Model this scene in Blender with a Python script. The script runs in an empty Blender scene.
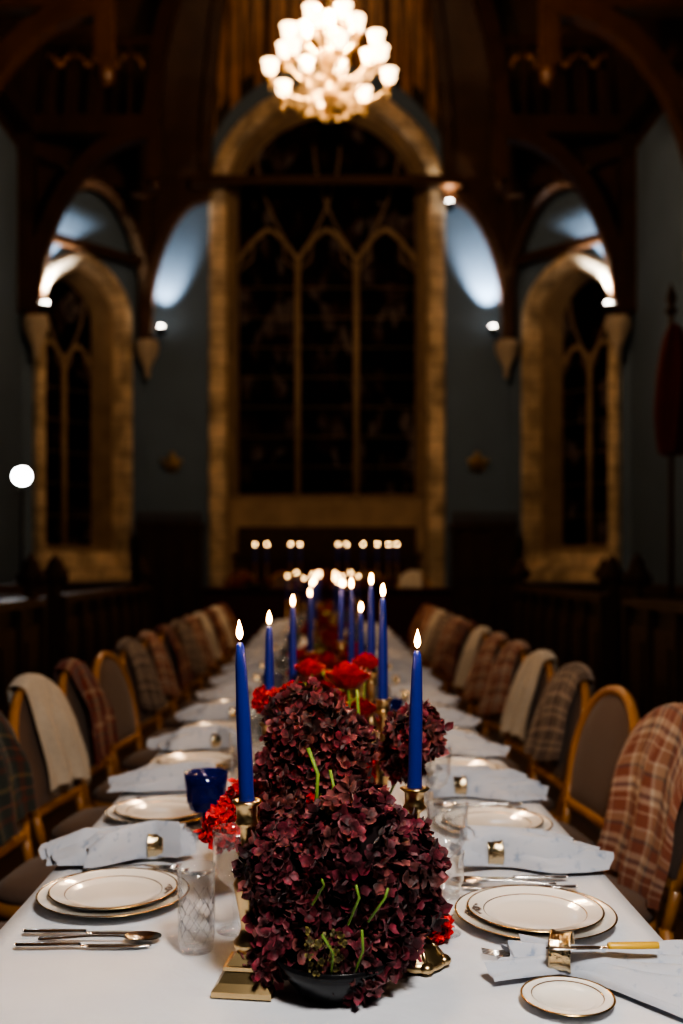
import bpy, math, random
from mathutils import Vector, Matrix, noise
R = random.Random(7)
PI = math.pi
scene = bpy.context.scene
try:
    scene.view_settings.view_transform = 'AgX'
    scene.view_settings.look = 'AgX - High Contrast'
    scene.view_settings.exposure = 0.58
except Exception as e:
    print(e)

# ------------------------------------------------------------ materials
def newmat(name):
    m = bpy.data.materials.new(name); m.use_nodes = True
    nt = m.node_tree; b = nt.nodes["Principled BSDF"]
    return m, nt, b
def pm(name, col, rough=0.5, metal=0.0, noise_s=0, noise_a=0.0, bump=0.0, bump_s=50, trans=0, emis=None, es=0, ior=1.45, sheen=0, coat=0, spec=0.5):
    m, nt, b = newmat(name)
    b.inputs["Base Color"].default_value = (*col, 1)
    b.inputs["Roughness"].default_value = rough
    b.inputs["Metallic"].default_value = metal
    b.inputs["Transmission Weight"].default_value = trans
    b.inputs["IOR"].default_value = ior
    b.inputs["Sheen Weight"].default_value = sheen
    b.inputs["Coat Weight"].default_value = coat
    b.inputs["Specular IOR Level"].default_value = spec
    if emis:
        b.inputs["Emission Color"].default_value = (*emis, 1)
        b.inputs["Emission Strength"].default_value = es
    tc = nt.nodes.new("ShaderNodeTexCoord")
    if noise_s:
        n = nt.nodes.new("ShaderNodeTexNoise"); n.inputs["Scale"].default_value = noise_s
        n.inputs["Detail"].default_value = 5
        nt.links.new(tc.outputs["Object"], n.inputs["Vector"])
        mx = nt.nodes.new("ShaderNodeMix"); mx.data_type = 'RGBA'
        mx.inputs[6].default_value = (*[c * (1 - noise_a) for c in col], 1)
        mx.inputs[7].default_value = (*[min(1, c * (1 + noise_a)) for c in col], 1)
        nt.links.new(n.outputs["Fac"], mx.inputs[0])
        nt.links.new(mx.outputs[2], b.inputs["Base Color"])
    if bump:
        n2 = nt.nodes.new("ShaderNodeTexNoise"); n2.inputs["Scale"].default_value = bump_s
        n2.inputs["Detail"].default_value = 4
        nt.links.new(tc.outputs["Object"], n2.inputs["Vector"])
        bp = nt.nodes.new("ShaderNodeBump"); bp.inputs["Strength"].default_value = bump
        bp.inputs["Distance"].default_value = 0.01
        nt.links.new(n2.outputs["Fac"], bp.inputs["Height"])
        nt.links.new(bp.outputs["Normal"], b.inputs["Normal"])
    return m

def thinglass(name, tint=(0.96, 0.97, 0.98), bump=0.0, bs=60, frost=0.02, fcol=(.8,.85,.9), hi=.75):
    m = bpy.data.materials.new(name); m.use_nodes = True; nt = m.node_tree
    nt.nodes.clear()
    out = nt.nodes.new("ShaderNodeOutputMaterial")
    tr = nt.nodes.new("ShaderNodeBsdfTransparent"); tr.inputs[0].default_value = (*tint, 1)
    g = nt.nodes.new("ShaderNodeBsdfGlossy"); g.inputs[0].default_value = (1, 1, 1, 1); g.inputs["Roughness"].default_value = 0.04
    df = nt.nodes.new("ShaderNodeBsdfDiffuse"); df.inputs[0].default_value = (*fcol, 1)
    lw = nt.nodes.new("ShaderNodeLayerWeight"); lw.inputs[0].default_value = 0.35
    if bump:
        tc = nt.nodes.new("ShaderNodeTexCoord"); v = nt.nodes.new("ShaderNodeTexVoronoi"); v.inputs["Scale"].default_value = bs
        nt.links.new(tc.outputs["Object"], v.inputs["Vector"])
        bp = nt.nodes.new("ShaderNodeBump"); bp.inputs["Strength"].default_value = bump; bp.inputs["Distance"].default_value = 0.004
        nt.links.new(v.outputs["Distance"], bp.inputs["Height"])
        nt.links.new(bp.outputs[0], g.inputs["Normal"]); nt.links.new(bp.outputs[0], lw.inputs["Normal"])
    mr = nt.nodes.new("ShaderNodeMapRange"); mr.inputs[1].default_value = .25; mr.inputs[3].default_value = 0.035; mr.inputs[4].default_value = hi
    nt.links.new(lw.outputs["Facing"], mr.inputs[0])
    m1 = nt.nodes.new("ShaderNodeMixShader"); nt.links.new(mr.outputs[0], m1.inputs[0])
    nt.links.new(tr.outputs[0], m1.inputs[1]); nt.links.new(g.outputs[0], m1.inputs[2])
    m2 = nt.nodes.new("ShaderNodeMixShader"); m2.inputs[0].default_value = frost
    nt.links.new(m1.outputs[0], m2.inputs[1]); nt.links.new(df.outputs[0], m2.inputs[2])
    nt.links.new(m2.outputs[0], out.inputs[0])
    return m

def attrmat(name, rough=0.55, sheen=0.15):
    m, nt, b = newmat(name)
    a = nt.nodes.new("ShaderNodeAttribute"); a.attribute_name = "Col"
    tc = nt.nodes.new("ShaderNodeTexCoord")
    n = nt.nodes.new("ShaderNodeTexNoise"); n.inputs["Scale"].default_value = 160
    nt.links.new(tc.outputs["Object"], n.inputs["Vector"])
    mx = nt.nodes.new("ShaderNodeMix"); mx.data_type = 'RGBA'; mx.blend_type = 'MULTIPLY'
    mx.inputs[0].default_value = 0.7
    nt.links.new(a.outputs["Color"], mx.inputs[6])
    rg = nt.nodes.new("ShaderNodeMapRange"); rg.inputs[1].default_value = .3; rg.inputs[2].default_value = .7; rg.inputs[3].default_value = 0.4; rg.inputs[4].default_value = 1.4
    nt.links.new(n.outputs["Fac"], rg.inputs[0])
    nt.links.new(rg.outputs[0], mx.inputs[7])
    nt.links.new(mx.outputs[2], b.inputs["Base Color"])
    b.inputs["Roughness"].default_value = rough
    b.inputs["Sheen Weight"].default_value = sheen
    b.inputs["Specular IOR Level"].default_value = 0.35
    bp = nt.nodes.new("ShaderNodeBump"); bp.inputs["Strength"].default_value = 0.5; bp.inputs["Distance"].default_value = 0.003
    nt.links.new(n.outputs["Fac"], bp.inputs["Height"]); nt.links.new(bp.outputs["Normal"], b.inputs["Normal"])
    return m

def brickmat(name, c1, c2, mortar, scale, bw=0.6, bh=0.3, ms=0.02, rough=0.8, bump=0.3, rot=None, noise_a=0.5):
    m, nt, b = newmat(name)
    tc = nt.nodes.new("ShaderNodeTexCoord")
    mp = nt.nodes.new("ShaderNodeMapping")
    if rot: mp.inputs["Rotation"].default_value = rot
    br = nt.nodes.new("ShaderNodeTexBrick")
    br.inputs["Color1"].default_value = (*c1, 1); br.inputs["Color2"].default_value = (*c2, 1)
    br.inputs["Mortar"].default_value = (*mortar, 1)
    br.inputs["Scale"].default_value = scale; br.inputs["Brick Width"].default_value = bw
    br.inputs["Row Height"].default_value = bh; br.inputs["Mortar Size"].default_value = ms
    nt.links.new(tc.outputs["Object"], mp.inputs[0]); nt.links.new(mp.outputs[0], br.inputs["Vector"])
    n = nt.nodes.new("ShaderNodeTexNoise"); n.inputs["Scale"].default_value = 2.5; n.inputs["Detail"].default_value = 6
    nt.links.new(tc.outputs["Object"], n.inputs["Vector"])
    rg = nt.nodes.new("ShaderNodeMapRange"); rg.inputs[1].default_value=.3; rg.inputs[2].default_value=.7; rg.inputs[3].default_value = 1 - noise_a; rg.inputs[4].default_value = 1 + noise_a
    nt.links.new(n.outputs["Fac"], rg.inputs[0])
    mx = nt.nodes.new("ShaderNodeMix"); mx.data_type = 'RGBA'; mx.blend_type = 'MULTIPLY'; mx.inputs[0].default_value = 1
    nt.links.new(br.outputs["Color"], mx.inputs[6]); nt.links.new(rg.outputs[0], mx.inputs[7])
    nt.links.new(mx.outputs[2], b.inputs["Base Color"])
    bp = nt.nodes.new("ShaderNodeBump"); bp.inputs["Strength"].default_value = bump; bp.inputs["Distance"].default_value = 0.02
    nt.links.new(br.outputs["Fac"], bp.inputs["Height"]); bp.invert = True
    nt.links.new(bp.outputs["Normal"], b.inputs["Normal"])
    b.inputs["Roughness"].default_value = rough
    return m

def tartan(name, stops, scale=7.0):
    m, nt, b = newmat(name)
    uv = nt.nodes.new("ShaderNodeUVMap"); uv.uv_map = "UVMap"
    sp = nt.nodes.new("ShaderNodeSeparateXYZ"); nt.links.new(uv.outputs[0], sp.inputs[0])
    outs = []
    for i in range(2):
        mu = nt.nodes.new("ShaderNodeMath"); mu.operation = 'MULTIPLY'; mu.inputs[1].default_value = scale
        nt.links.new(sp.outputs[i], mu.inputs[0])
        fr = nt.nodes.new("ShaderNodeMath"); fr.operation = 'FRACT'; nt.links.new(mu.outputs[0], fr.inputs[0])
        cr = nt.nodes.new("ShaderNodeValToRGB"); cr.color_ramp.interpolation = 'CONSTANT'
        el = cr.color_ramp.elements
        el[0].position = stops[0][0]; el[0].color = (*stops[0][1], 1)
        el[1].position = stops[1][0]; el[1].color = (*stops[1][1], 1)
        for p, c in stops[2:]:
            e = el.new(p); e.color = (*c, 1)
        nt.links.new(fr.outputs[0], cr.inputs[0]); outs.append(cr)
    mx = nt.nodes.new("ShaderNodeMix"); mx.data_type = 'RGBA'; mx.inputs[0].default_value = 0.5
    nt.links.new(outs[0].outputs[0], mx.inputs[6]); nt.links.new(outs[1].outputs[0], mx.inputs[7])
    nt.links.new(mx.outputs[2], b.inputs["Base Color"])
    b.inputs["Roughness"].default_value = 0.95; b.inputs["Sheen Weight"].default_value = 0.1
    wv = nt.nodes.new("ShaderNodeTexNoise"); wv.inputs["Scale"].default_value = 400
    bp = nt.nodes.new("ShaderNodeBump"); bp.inputs["Strength"].default_value = 0.4; bp.inputs["Distance"].default_value = 0.003
    nt.links.new(wv.outputs["Fac"], bp.inputs["Height"]); nt.links.new(bp.outputs["Normal"], b.inputs["Normal"])
    return m

M = {}
M['blue'] = pm('blue_plaster', (0.110, 0.155, 0.210), 0.85, noise_s=1.2, noise_a=0.18, bump=0.2, bump_s=30)
M['stone'] = brickmat('limestone', (0.52, 0.40, 0.27), (0.43, 0.33, 0.215), (0.26, 0.20, 0.14), 1.0, 0.7, 0.33, 0.012, 0.85, 0.4, (PI/2, 0, 0), 0.5)
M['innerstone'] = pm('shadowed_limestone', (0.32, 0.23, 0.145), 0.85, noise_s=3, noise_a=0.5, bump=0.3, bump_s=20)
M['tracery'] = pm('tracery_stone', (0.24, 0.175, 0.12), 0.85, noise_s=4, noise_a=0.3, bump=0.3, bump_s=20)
M['corbel'] = pm('corbel_stone', (0.42, 0.35, 0.27), 0.85, noise_s=5, noise_a=0.3, bump=0.3, bump_s=20)
M['timber'] = pm('dark_timber', (0.052, 0.023, 0.010), 0.42, noise_s=3, noise_a=0.5, bump=0.2, bump_s=15)
M['oak'] = pm('dark_oak', (0.055, 0.028, 0.015), 0.55, noise_s=6, noise_a=0.5, bump=0.2, bump_s=25, spec=.25)
M['boards'] = brickmat('ceiling_boards', (0.40, 0.20, 0.09), (0.26, 0.13, 0.055), (0.02, 0.01, 0.004), 1.0, 9.0, 0.22, 0.02, 0.5, 0.5, (0, 0, PI/2), 0.3)
M['floor'] = brickmat('floor_boards', (0.09, 0.045, 0.022), (0.06, 0.03, 0.015), (0.01, 0.006, 0.003), 1.0, 2.0, 0.14, 0.01, 0.4, 0.2, (0, 0, PI/2), 0.3)
M['cloth'] = pm('linen_tablecloth', (0.65, 0.67, 0.72), 0.85, noise_s=7, noise_a=0.08, bump=1.0, bump_s=8, sheen=0.1)
M['china'] = pm('white_china', (0.86, 0.83, 0.78), 0.12, coat=0.5)
M['gold'] = pm('gold_rim', (0.62, 0.40, 0.14), 0.25, 1.0)
M['crestink'] = pm('china_print', (0.12, 0.09, 0.08), 0.4, noise_s=200, noise_a=0.6)
M['silver'] = pm('silver', (0.75, 0.73, 0.71), 0.2, 1.0, bump=0.08, bump_s=120)
M['ring'] = pm('napkin_ring_metal', (0.66, 0.54, 0.36), 0.18, 1.0, bump=0.3, bump_s=120)
M['brass'] = pm('brass', (0.66, 0.49, 0.27), 0.28, 1.0, noise_s=14, noise_a=0.2)
M['bone'] = pm('bone_handle', (0.70, 0.42, 0.06), 0.3, noise_s=30, noise_a=0.15)
M['wax'] = pm('cobalt_wax', (0.014, 0.026, 0.22), 0.38, coat=0.3)
M['wick'] = pm('wick', (0.02, 0.02, 0.02), 0.9)
M['flame'] = pm('flame', (1, 0.7, 0.3), 0.5, emis=(1.0, 0.60, 0.24), es=28)
M['glass'] = thinglass('clear_glass')
M['etched'] = thinglass('etched_glass', (0.96, .97, .98), 0.22, 60, 0.02)
M['cobalt'] = thinglass('cobalt_glass', (0.03, 0.06, 0.40), 0.25, 50, 0.22, (.015,.035,.34), .6)
M['honey'] = pm('honey_wood', (0.38, 0.18, 0.06), 0.35, noise_s=9, noise_a=0.3, coat=0.2)
M['taupe'] = pm('taupe_upholstery', (0.13, 0.083, 0.062), 0.9, noise_s=120, noise_a=0.15, bump=0.2, bump_s=300, sheen=0.15)
M['petal'] = attrmat('petal')
M['shade_core'] = pm('flower_shade_core', (0.010, 0.003, 0.004), 0.9)  # near-black filler ball; shade between the florets is put into its colour
M['stem'] = pm('green_stem', (0.16, 0.27, 0.05), 0.5, noise_s=40, noise_a=0.3)
M['bowl'] = pm('dark_bowl', (0.012, 0.012, 0.014), 0.25)
M['bulb'] = pm('lamp_shade_glass', (1, 0.9, 0.7), 0.3, emis=(1.0, 0.66, 0.36), es=5)
M['uplamp'] = pm('uplight_lens', (1, 1, 1), 0.3, emis=(1.0, 0.93, 0.82), es=25)
M['whitelamp'] = pm('flood_lens', (1, 1, 1), 0.3, emis=(0.95, 0.98, 1.0), es=30)
M['black'] = pm('black_metal', (0.01, 0.01, 0.01), 0.4, 0.5)
M['flag'] = pm('flag_cloth', (0.12, 0.022, 0.018), 0.8, noise_s=3, noise_a=0.6)
M['redcloth'] = pm('crimson_cloth', (0.045, 0.008, 0.008), 0.85)
M['wool'] = pm('cream_wool', (0.50, 0.45, 0.38), 0.95, noise_s=60, noise_a=0.15, bump=0.5, bump_s=150, sheen=0.2)
W_ = (0.52, 0.41, 0.32); RD = (0.25, 0.090, 0.058); TN = (0.38, 0.24, 0.16)
M['tartan1'] = tartan('red_tartan', [(0, RD), (0.2, W_), (0.23, RD), (0.34, W_), (0.42, (0.16,0.12,0.12)), (0.50, W_), (0.60, RD), (0.76, (0.10,0.08,0.08)), (0.82, TN), (0.95, W_)], 6.0)
M['tartan2'] = tartan('grey_tartan', [(0, (0.14,0.10,0.085)), (0.3, (0.36,0.28,0.22)), (0.42, (0.06,0.05,0.045)), (0.5, (0.32,0.25,0.20)), (0.62, (0.12,0.09,0.075)), (0.9, (0.46,0.36,0.29))], 7)
M['tartan3'] = tartan('dark_tartan', [(0, (0.03,0.038,0.035)), (0.3, (0.10,0.03,0.02)), (0.42, (0.03,0.038,0.035)), (0.6, (0.19,0.07,0.04)), (0.66, (0.02,0.03,0.03)), (0.9, (0.15,0.11,0.05))], 7)
M['tartan4'] = tartan('crimson_tartan', [(0, (0.14,0.028,0.02)), (0.35, (0.05,0.035,0.03)), (0.45, (0.15,0.03,0.022)), (0.6, (0.04,0.045,0.045)), (0.7, (0.19,0.04,0.025)), (0.88, (0.38,0.27,0.19))], 7)

def napmat():
    m, nt, b = newmat('linen_napkin')
    tc = nt.nodes.new("ShaderNodeTexCoord")
    n = nt.nodes.new("ShaderNodeTexNoise"); n.inputs["Scale"].default_value = 38; n.inputs["Detail"].default_value = 5; n.inputs["Roughness"].default_value = 0.6
    nt.links.new(tc.outputs["Object"], n.inputs["Vector"])
    cr = nt.nodes.new("ShaderNodeValToRGB"); e = cr.color_ramp.elements
    e[0].position = 0.57; e[0].color = (0.47, 0.50, 0.57, 1); e[1].position = 0.70; e[1].color = (0.27, 0.33, 0.45, 1)
    nt.links.new(n.outputs["Fac"], cr.inputs[0]); nt.links.new(cr.outputs[0], b.inputs["Base Color"])
    b.inputs["Roughness"].default_value = 0.9
    return m
M['napkin'] = napmat()
def leadmat():
    m, nt, b = newmat('leaded_glass')
    tc = nt.nodes.new("ShaderNodeTexCoord")
    mp = nt.nodes.new("ShaderNodeMapping"); mp.inputs["Scale"].default_value=(1.6,1.6,.8)
    nt.links.new(tc.outputs["Object"], mp.inputs[0])
    v = nt.nodes.new("ShaderNodeTexVoronoi"); v.inputs["Scale"].default_value = 3.0
    nt.links.new(mp.outputs[0], v.inputs["Vector"])
    n = nt.nodes.new("ShaderNodeTexNoise"); n.inputs["Scale"].default_value = 1.6
    nt.links.new(tc.outputs["Object"], n.inputs["Vector"])
    sp = nt.nodes.new("ShaderNodeSeparateColor"); nt.links.new(v.outputs["Color"], sp.inputs[0])
    mu = nt.nodes.new("ShaderNodeMath"); mu.operation='MULTIPLY'; nt.links.new(sp.outputs[0], mu.inputs[0]); nt.links.new(n.outputs["Fac"], mu.inputs[1])
    cr = nt.nodes.new("ShaderNodeValToRGB"); e = cr.color_ramp.elements
    e[0].position=.22; e[0].color = (0.010, 0.008, 0.009, 1); e[1].position=.5; e[1].color = (0.12, 0.10, 0.095, 1)
    x=e.new(.36); x.color=(.036,.016,.014,1)
    nt.links.new(mu.outputs[0], cr.inputs[0])
    v2 = nt.nodes.new("ShaderNodeTexVoronoi"); v2.feature = 'DISTANCE_TO_EDGE'; v2.inputs["Scale"].default_value = 3.0
    nt.links.new(mp.outputs[0], v2.inputs["Vector"])
    mr=nt.nodes.new("ShaderNodeMapRange"); mr.inputs[1].default_value=.03; mr.inputs[2].default_value=.07; mr.inputs[3].default_value=.1
    nt.links.new(v2.outputs["Distance"], mr.inputs[0])
    mx = nt.nodes.new("ShaderNodeMix"); mx.data_type='RGBA'; mx.blend_type='MULTIPLY'; mx.inputs[0].default_value=1
    nt.links.new(cr.outputs[0], mx.inputs[6]); nt.links.new(mr.outputs[0], mx.inputs[7])
    nt.links.new(mx.outputs[2], b.inputs["Base Color"])
    b.inputs["Roughness"].default_value = 0.75; b.inputs["Specular IOR Level"].default_value = 0.06
    return m
M['lead'] = leadmat()

# ------------------------------------------------------------ mesh builder
class MB:
    def __init__(s, mats):
        s.v=[]; s.f=[]; s.mi=[]; s.sm=[]; s.uv=[]; s.col=[]; s.mats=mats
    def add(s, vs, fs, mi=0, smooth=True, X=None, uv=None, col=(1,1,1), cols=None):
        o=len(s.v)
        for i,p in enumerate(vs):
            p=Vector(p)
            if X is not None: p = X @ p
            s.v.append(p); s.uv.append(uv[i] if uv else (0,0)); s.col.append(cols[i] if cols else col)
        for f in fs:
            s.f.append([o+i for i in f]); s.mi.append(mi); s.sm.append(smooth)
    def box(s, c, d, mi=0, X=None, smooth=False):
        x,y,z=c; a,b,h=d[0]/2,d[1]/2,d[2]/2
        vs=[(x+i*a,y+j*b,z+k*h) for k in(-1,1) for j in(-1,1) for i in(-1,1)]
        s.add(vs,[(0,2,3,1),(4,5,7,6),(0,1,5,4),(2,6,7,3),(0,4,6,2),(1,3,7,5)],mi,smooth,X)
    def lathe(s, prof, seg=24, c=(0,0,0), mi=0, X=None, capb=False, capt=False, smooth=True, col=(1,1,1), ph=0):
        vs=[];fs=[];n=len(prof)
        for r,z in prof:
            for k in range(seg):
                a=2*PI*k/seg+ph; vs.append((c[0]+r*math.cos(a),c[1]+r*math.sin(a),c[2]+z))
        for i in range(n-1):
            for k in range(seg):
                k2=(k+1)%seg
                fs.append((i*seg+k,i*seg+k2,(i+1)*seg+k2,(i+1)*seg+k))
        if capb: fs.append(tuple(reversed(range(seg))))
        if capt: fs.append(tuple((n-1)*seg+k for k in range(seg)))
        s.add(vs,fs,mi,smooth,X,col=col)
    def tube(s, pts, rad, seg=8, mi=0, X=None, closed=False, flat=None, col=(1,1,1), ph=0, smooth=True):
        P=[Vector(p) for p in pts]; n=len(P)
        if not isinstance(rad,(list,tuple)): rad=[rad]*n
        vs=[];fs=[];prev=None
        for i in range(n):
            if closed: t=(P[(i+1)%n]-P[i-1]).normalized()
            else: t=(P[min(n-1,i+1)]-P[max(0,i-1)]).normalized()
            if prev is None:
                up=Vector((0,0,1)) if abs(t.z)<0.9 else Vector((0,1,0))
                a=t.cross(up).normalized()
            else:
                a=(prev-t*prev.dot(t)).normalized()
            prev=a; b=t.cross(a)
            for k in range(seg):
                an=2*PI*k/seg+ph
                vs.append(P[i]+a*math.cos(an)*rad[i]+b*math.sin(an)*rad[i]*(flat or 1))
        m=n if closed else n-1
        for i in range(m):
            j=(i+1)%n
            for k in range(seg):
                k2=(k+1)%seg
                fs.append((i*seg+k,i*seg+k2,j*seg+k2,j*seg+k))
        if not closed:
            fs.append(tuple(reversed(range(seg)))); fs.append(tuple((n-1)*seg+k for k in range(seg)))
        s.add(vs,fs,mi,smooth,X,col=col)
    def grid(s, fn, nu, nv, mi=0, X=None, uvf=None, smooth=True, col=(1,1,1), colf=None):
        vs=[];uv=[];fs=[];cs=[]
        for i in range(nu+1):
            for j in range(nv+1):
                vs.append(fn(i/nu,j/nv)); uv.append(uvf(i/nu,j/nv) if uvf else (i/nu,j/nv))
                cs.append(colf(i/nu,j/nv) if colf else col)
        for i in range(nu):
            for j in range(nv):
                a=i*(nv+1)+j; fs.append((a,a+nv+1,a+nv+2,a+1))
        s.add(vs,fs,mi,smooth,X,uv,cols=cs)
    def ball(s, c, r, seg=12, mi=0, X=None, col=(1,1,1)):
        rx,ry,rz = r if isinstance(r,(tuple,list)) else (r,r,r)
        def fn(u,v):
            a=u*2*PI; b=(v-0.5)*PI
            return (c[0]+rx*math.cos(b)*math.cos(a), c[1]+ry*math.cos(b)*math.sin(a), c[2]+rz*math.sin(b))
        s.grid(fn, seg, seg//2, mi, X, col=col)
    def mesh(s, name):
        me=bpy.data.meshes.new(name)
        me.from_pydata([tuple(p) for p in s.v],[],s.f)
        for m in s.mats: me.materials.append(M[m])
        me.polygons.foreach_set('material_index', s.mi)
        me.polygons.foreach_set('use_smooth', s.sm)
        ul=me.uv_layers.new(name='UVMap')
        li=[l.vertex_index for l in me.loops]
        ul.data.foreach_set('uv',[c for i in li for c in s.uv[i]])
        ca=me.color_attributes.new('Col','FLOAT_COLOR','POINT')
        ca.data.foreach_set('color',[c for q in s.col for c in (*q,1)])
        me.update()
        return me
def place(me, name, loc=(0,0,0), rot=(0,0,0), sc=1, parent=None):
    o=bpy.data.objects.new(name, me); o.location=loc; o.rotation_euler=rot
    o.scale=(sc,sc,sc) if not isinstance(sc,(tuple,list)) else sc
    scene.collection.objects.link(o)
    if parent: o.parent=parent
    return o
def bevel(o,w,seg=2):
    b=o.modifiers.new('bevel','BEVEL'); b.width=w; b.segments=seg; b.limit_method='ANGLE'
def lamp(name, kind, loc, energy, col, size=0.1, target=None, spot=None, parent=None):
    l=bpy.data.lights.new(name,kind); l.energy=energy; l.color=col
    if kind=='AREA': l.size=size
    else: l.shadow_soft_size=size
    if kind=='SPOT': l.spot_size=spot; l.spot_blend=0.8
    o=bpy.data.objects.new(name,l); o.location=loc; scene.collection.objects.link(o)
    if target is not None:
        o.rotation_euler=(Vector(target)-Vector(loc)).to_track_quat('-Z','Y').to_euler()
    return o

# ------------------------------------------------------------ camera
CZ=1.39
cam=bpy.data.cameras.new('camera'); cam.sensor_width=36; cam.lens=35.16; cam.sensor_fit='AUTO'
cam.shift_y=53/1024; cam.shift_x=14.5/1024
cam.dof.use_dof=True; cam.dof.focus_distance=1.60; cam.dof.aperture_fstop=2.3
co=bpy.data.objects.new('camera',cam); co.location=(0,0,CZ); co.rotation_euler=(PI/2,0,0)
scene.collection.objects.link(co); scene.camera=co
cam.clip_start=0.05; cam.clip_end=100
def px(x,y,d): return Vector(((x-327)*d/1000, d, CZ-(y-565)*d/1000))

# ------------------------------------------------------------ room shell
D=18.0; CX=3.28; SX=4.9; SY=16.1; BY=-4.0
def arch_pts(hw,zs,rise,n=20,pt=0.12):
    o=[]
    for i in range(n+1):
        a=PI-PI*i/n
        x=hw*math.cos(a); z=zs+rise*((1-pt)*math.sin(a)**0.92+pt*(1-abs(x)/hw)) if 0<i<n else zs
        o.append((x,z))
    return o
def outline(hw,z0,zs,rise,n=20,pt=0.12):
    return [(-hw,z0)]+arch_pts(hw,zs,rise,n,pt)+[(hw,z0)]
class Frame:
    def __init__(s,p0,p1):
        a=Vector((*p0,0)); b=Vector((*p1,0)); s.c=(a+b)/2; s.d=(b-a).normalized(); s.L=(b-a).length
        s.n=Vector((s.d.y,-s.d.x,0))
        if s.n.dot(Vector((0,8,0))-s.c)<0: s.n=-s.n
    def p(s,u,z,dep=0): 
        q=s.c+s.d*u+s.n*dep; return Vector((q.x,q.y,z))
def wall_open(name,fr,H,hw,z0,zs,rise,pt,uc=0):
    mb=MB(['blue']); L=fr.L/2
    def q(u0,u1,a,b): mb.add([fr.p(u0,a),fr.p(u1,a),fr.p(u1,b),fr.p(u0,b)],[(0,1,2,3)],0,False)
    q(-L,uc-hw,0,H); q(uc+hw,L,0,H); q(uc-hw,uc+hw,0,z0)
    ap=arch_pts(hw,zs,rise,20,pt)
    for (x0,za),(x1,zb) in zip(ap,ap[1:]):
        mb.add([fr.p(uc+x0,za),fr.p(uc+x1,zb),fr.p(uc+x1,H),fr.p(uc+x0,H)],[(0,1,2,3)],0,False)
    return place(mb.mesh(name),name)
def strip(mb,fr,A,B,mi,closed_bottom=True):
    vs=[fr.p(*a) for a in A]+[fr.p(*b) for b in B]; n=len(A)
    fs=[(i,i+1,n+i+1,n+i) for i in range(n-1)]
    if closed_bottom: fs.append((n-1,0,n,2*n-1))
    mb.add(vs,fs,mi,False)
class Shift:
    def __init__(s,fr,uc): s.fr=fr; s.uc=uc
    def p(s,u,z,dep=0): return s.fr.p(u+s.uc,z,dep)
def window(name,fr,hw,hin,z0,zs,rise,pt,sill_in,lights,tr_z,glass_dep,band=.20,uc=0):
    fr=Shift(fr,uc)
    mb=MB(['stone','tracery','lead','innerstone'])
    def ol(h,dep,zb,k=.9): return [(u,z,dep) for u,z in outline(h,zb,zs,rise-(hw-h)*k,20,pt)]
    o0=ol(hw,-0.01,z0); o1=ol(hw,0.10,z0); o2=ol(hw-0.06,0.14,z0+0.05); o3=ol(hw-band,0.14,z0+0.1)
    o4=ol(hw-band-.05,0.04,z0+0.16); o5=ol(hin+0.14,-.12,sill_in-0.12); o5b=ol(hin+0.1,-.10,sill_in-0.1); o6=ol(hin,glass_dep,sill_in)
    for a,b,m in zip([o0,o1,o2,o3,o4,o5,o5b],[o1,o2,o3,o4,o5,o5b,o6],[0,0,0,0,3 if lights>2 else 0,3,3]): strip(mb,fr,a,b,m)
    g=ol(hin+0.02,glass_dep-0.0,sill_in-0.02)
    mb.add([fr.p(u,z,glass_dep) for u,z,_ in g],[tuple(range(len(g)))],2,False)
    r=0.06 if lights>2 else 0.055; dg=glass_dep+0.03
    wl=2*hin/lights
    apex=zs+rise-(hw-hin)*.9
    for i in range(1,lights):
        u=-hin+wl*i
        mb.tube([fr.p(u,sill_in,dg),fr.p(u,tr_z,dg)],r,8,3)
    for i in range(lights):
        c=-hin+wl*(i+0.5); h=wl/2
        pts=[]
        for j in range(17):
            s=-1+2*j/16; pts.append(fr.p(c+s*h,tr_z+h*1.15*(1-abs(s)**1.25)**0.75,dg))
        mb.tube(pts,r*0.8,6,3)
        for sg in (-1,1):
            mb.tube([fr.p(c+sg*h*.98,tr_z-0.15,dg),fr.p(c+sg*h*0.55,tr_z+h*0.12,dg),fr.p(c+sg*h*0.5,tr_z+h*0.62,dg)],r*0.45,6,1)
    for i in range(1,lights):
        u=-hin+wl*i
        for sg in (-1,1):
            pts=[]
            for j in range(9):
                t=j/8; uu=u+sg*wl*0.9*math.sin(t*PI/2)*0.8; zz=tr_z+(apex-tr_z)*0.8*t
                pts.append(fr.p(uu,zz,dg))
            mb.tube(pts,r*0.5,6,1)
    z=sill_in+0.5
    while z<tr_z:
        mb.tube([fr.p(-hin,z,glass_dep+0.015),fr.p(hin,z,glass_dep+0.015)],0.012,6,1); z+=0.55
    mb.add([fr.p(-hw+.05,z0+0.0,0.0),fr.p(hw-.05,z0,0.0),fr.p(hw-.05,z0,0.2),fr.p(-hw+.05,z0,0.2),fr.p(-hw+.05,z0+0.12,0.2),fr.p(hw-.05,z0+0.12,0.2),fr.p(hw-.1,z0+0.25,0.02),fr.p(-hw+.1,z0+0.25,0.02)],
           [(0,1,2,3),(3,2,5,4),(4,5,6,7),(0,3,4,7),(1,6,5,2)],0,False)
    return place(mb.mesh(name),name)

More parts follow.
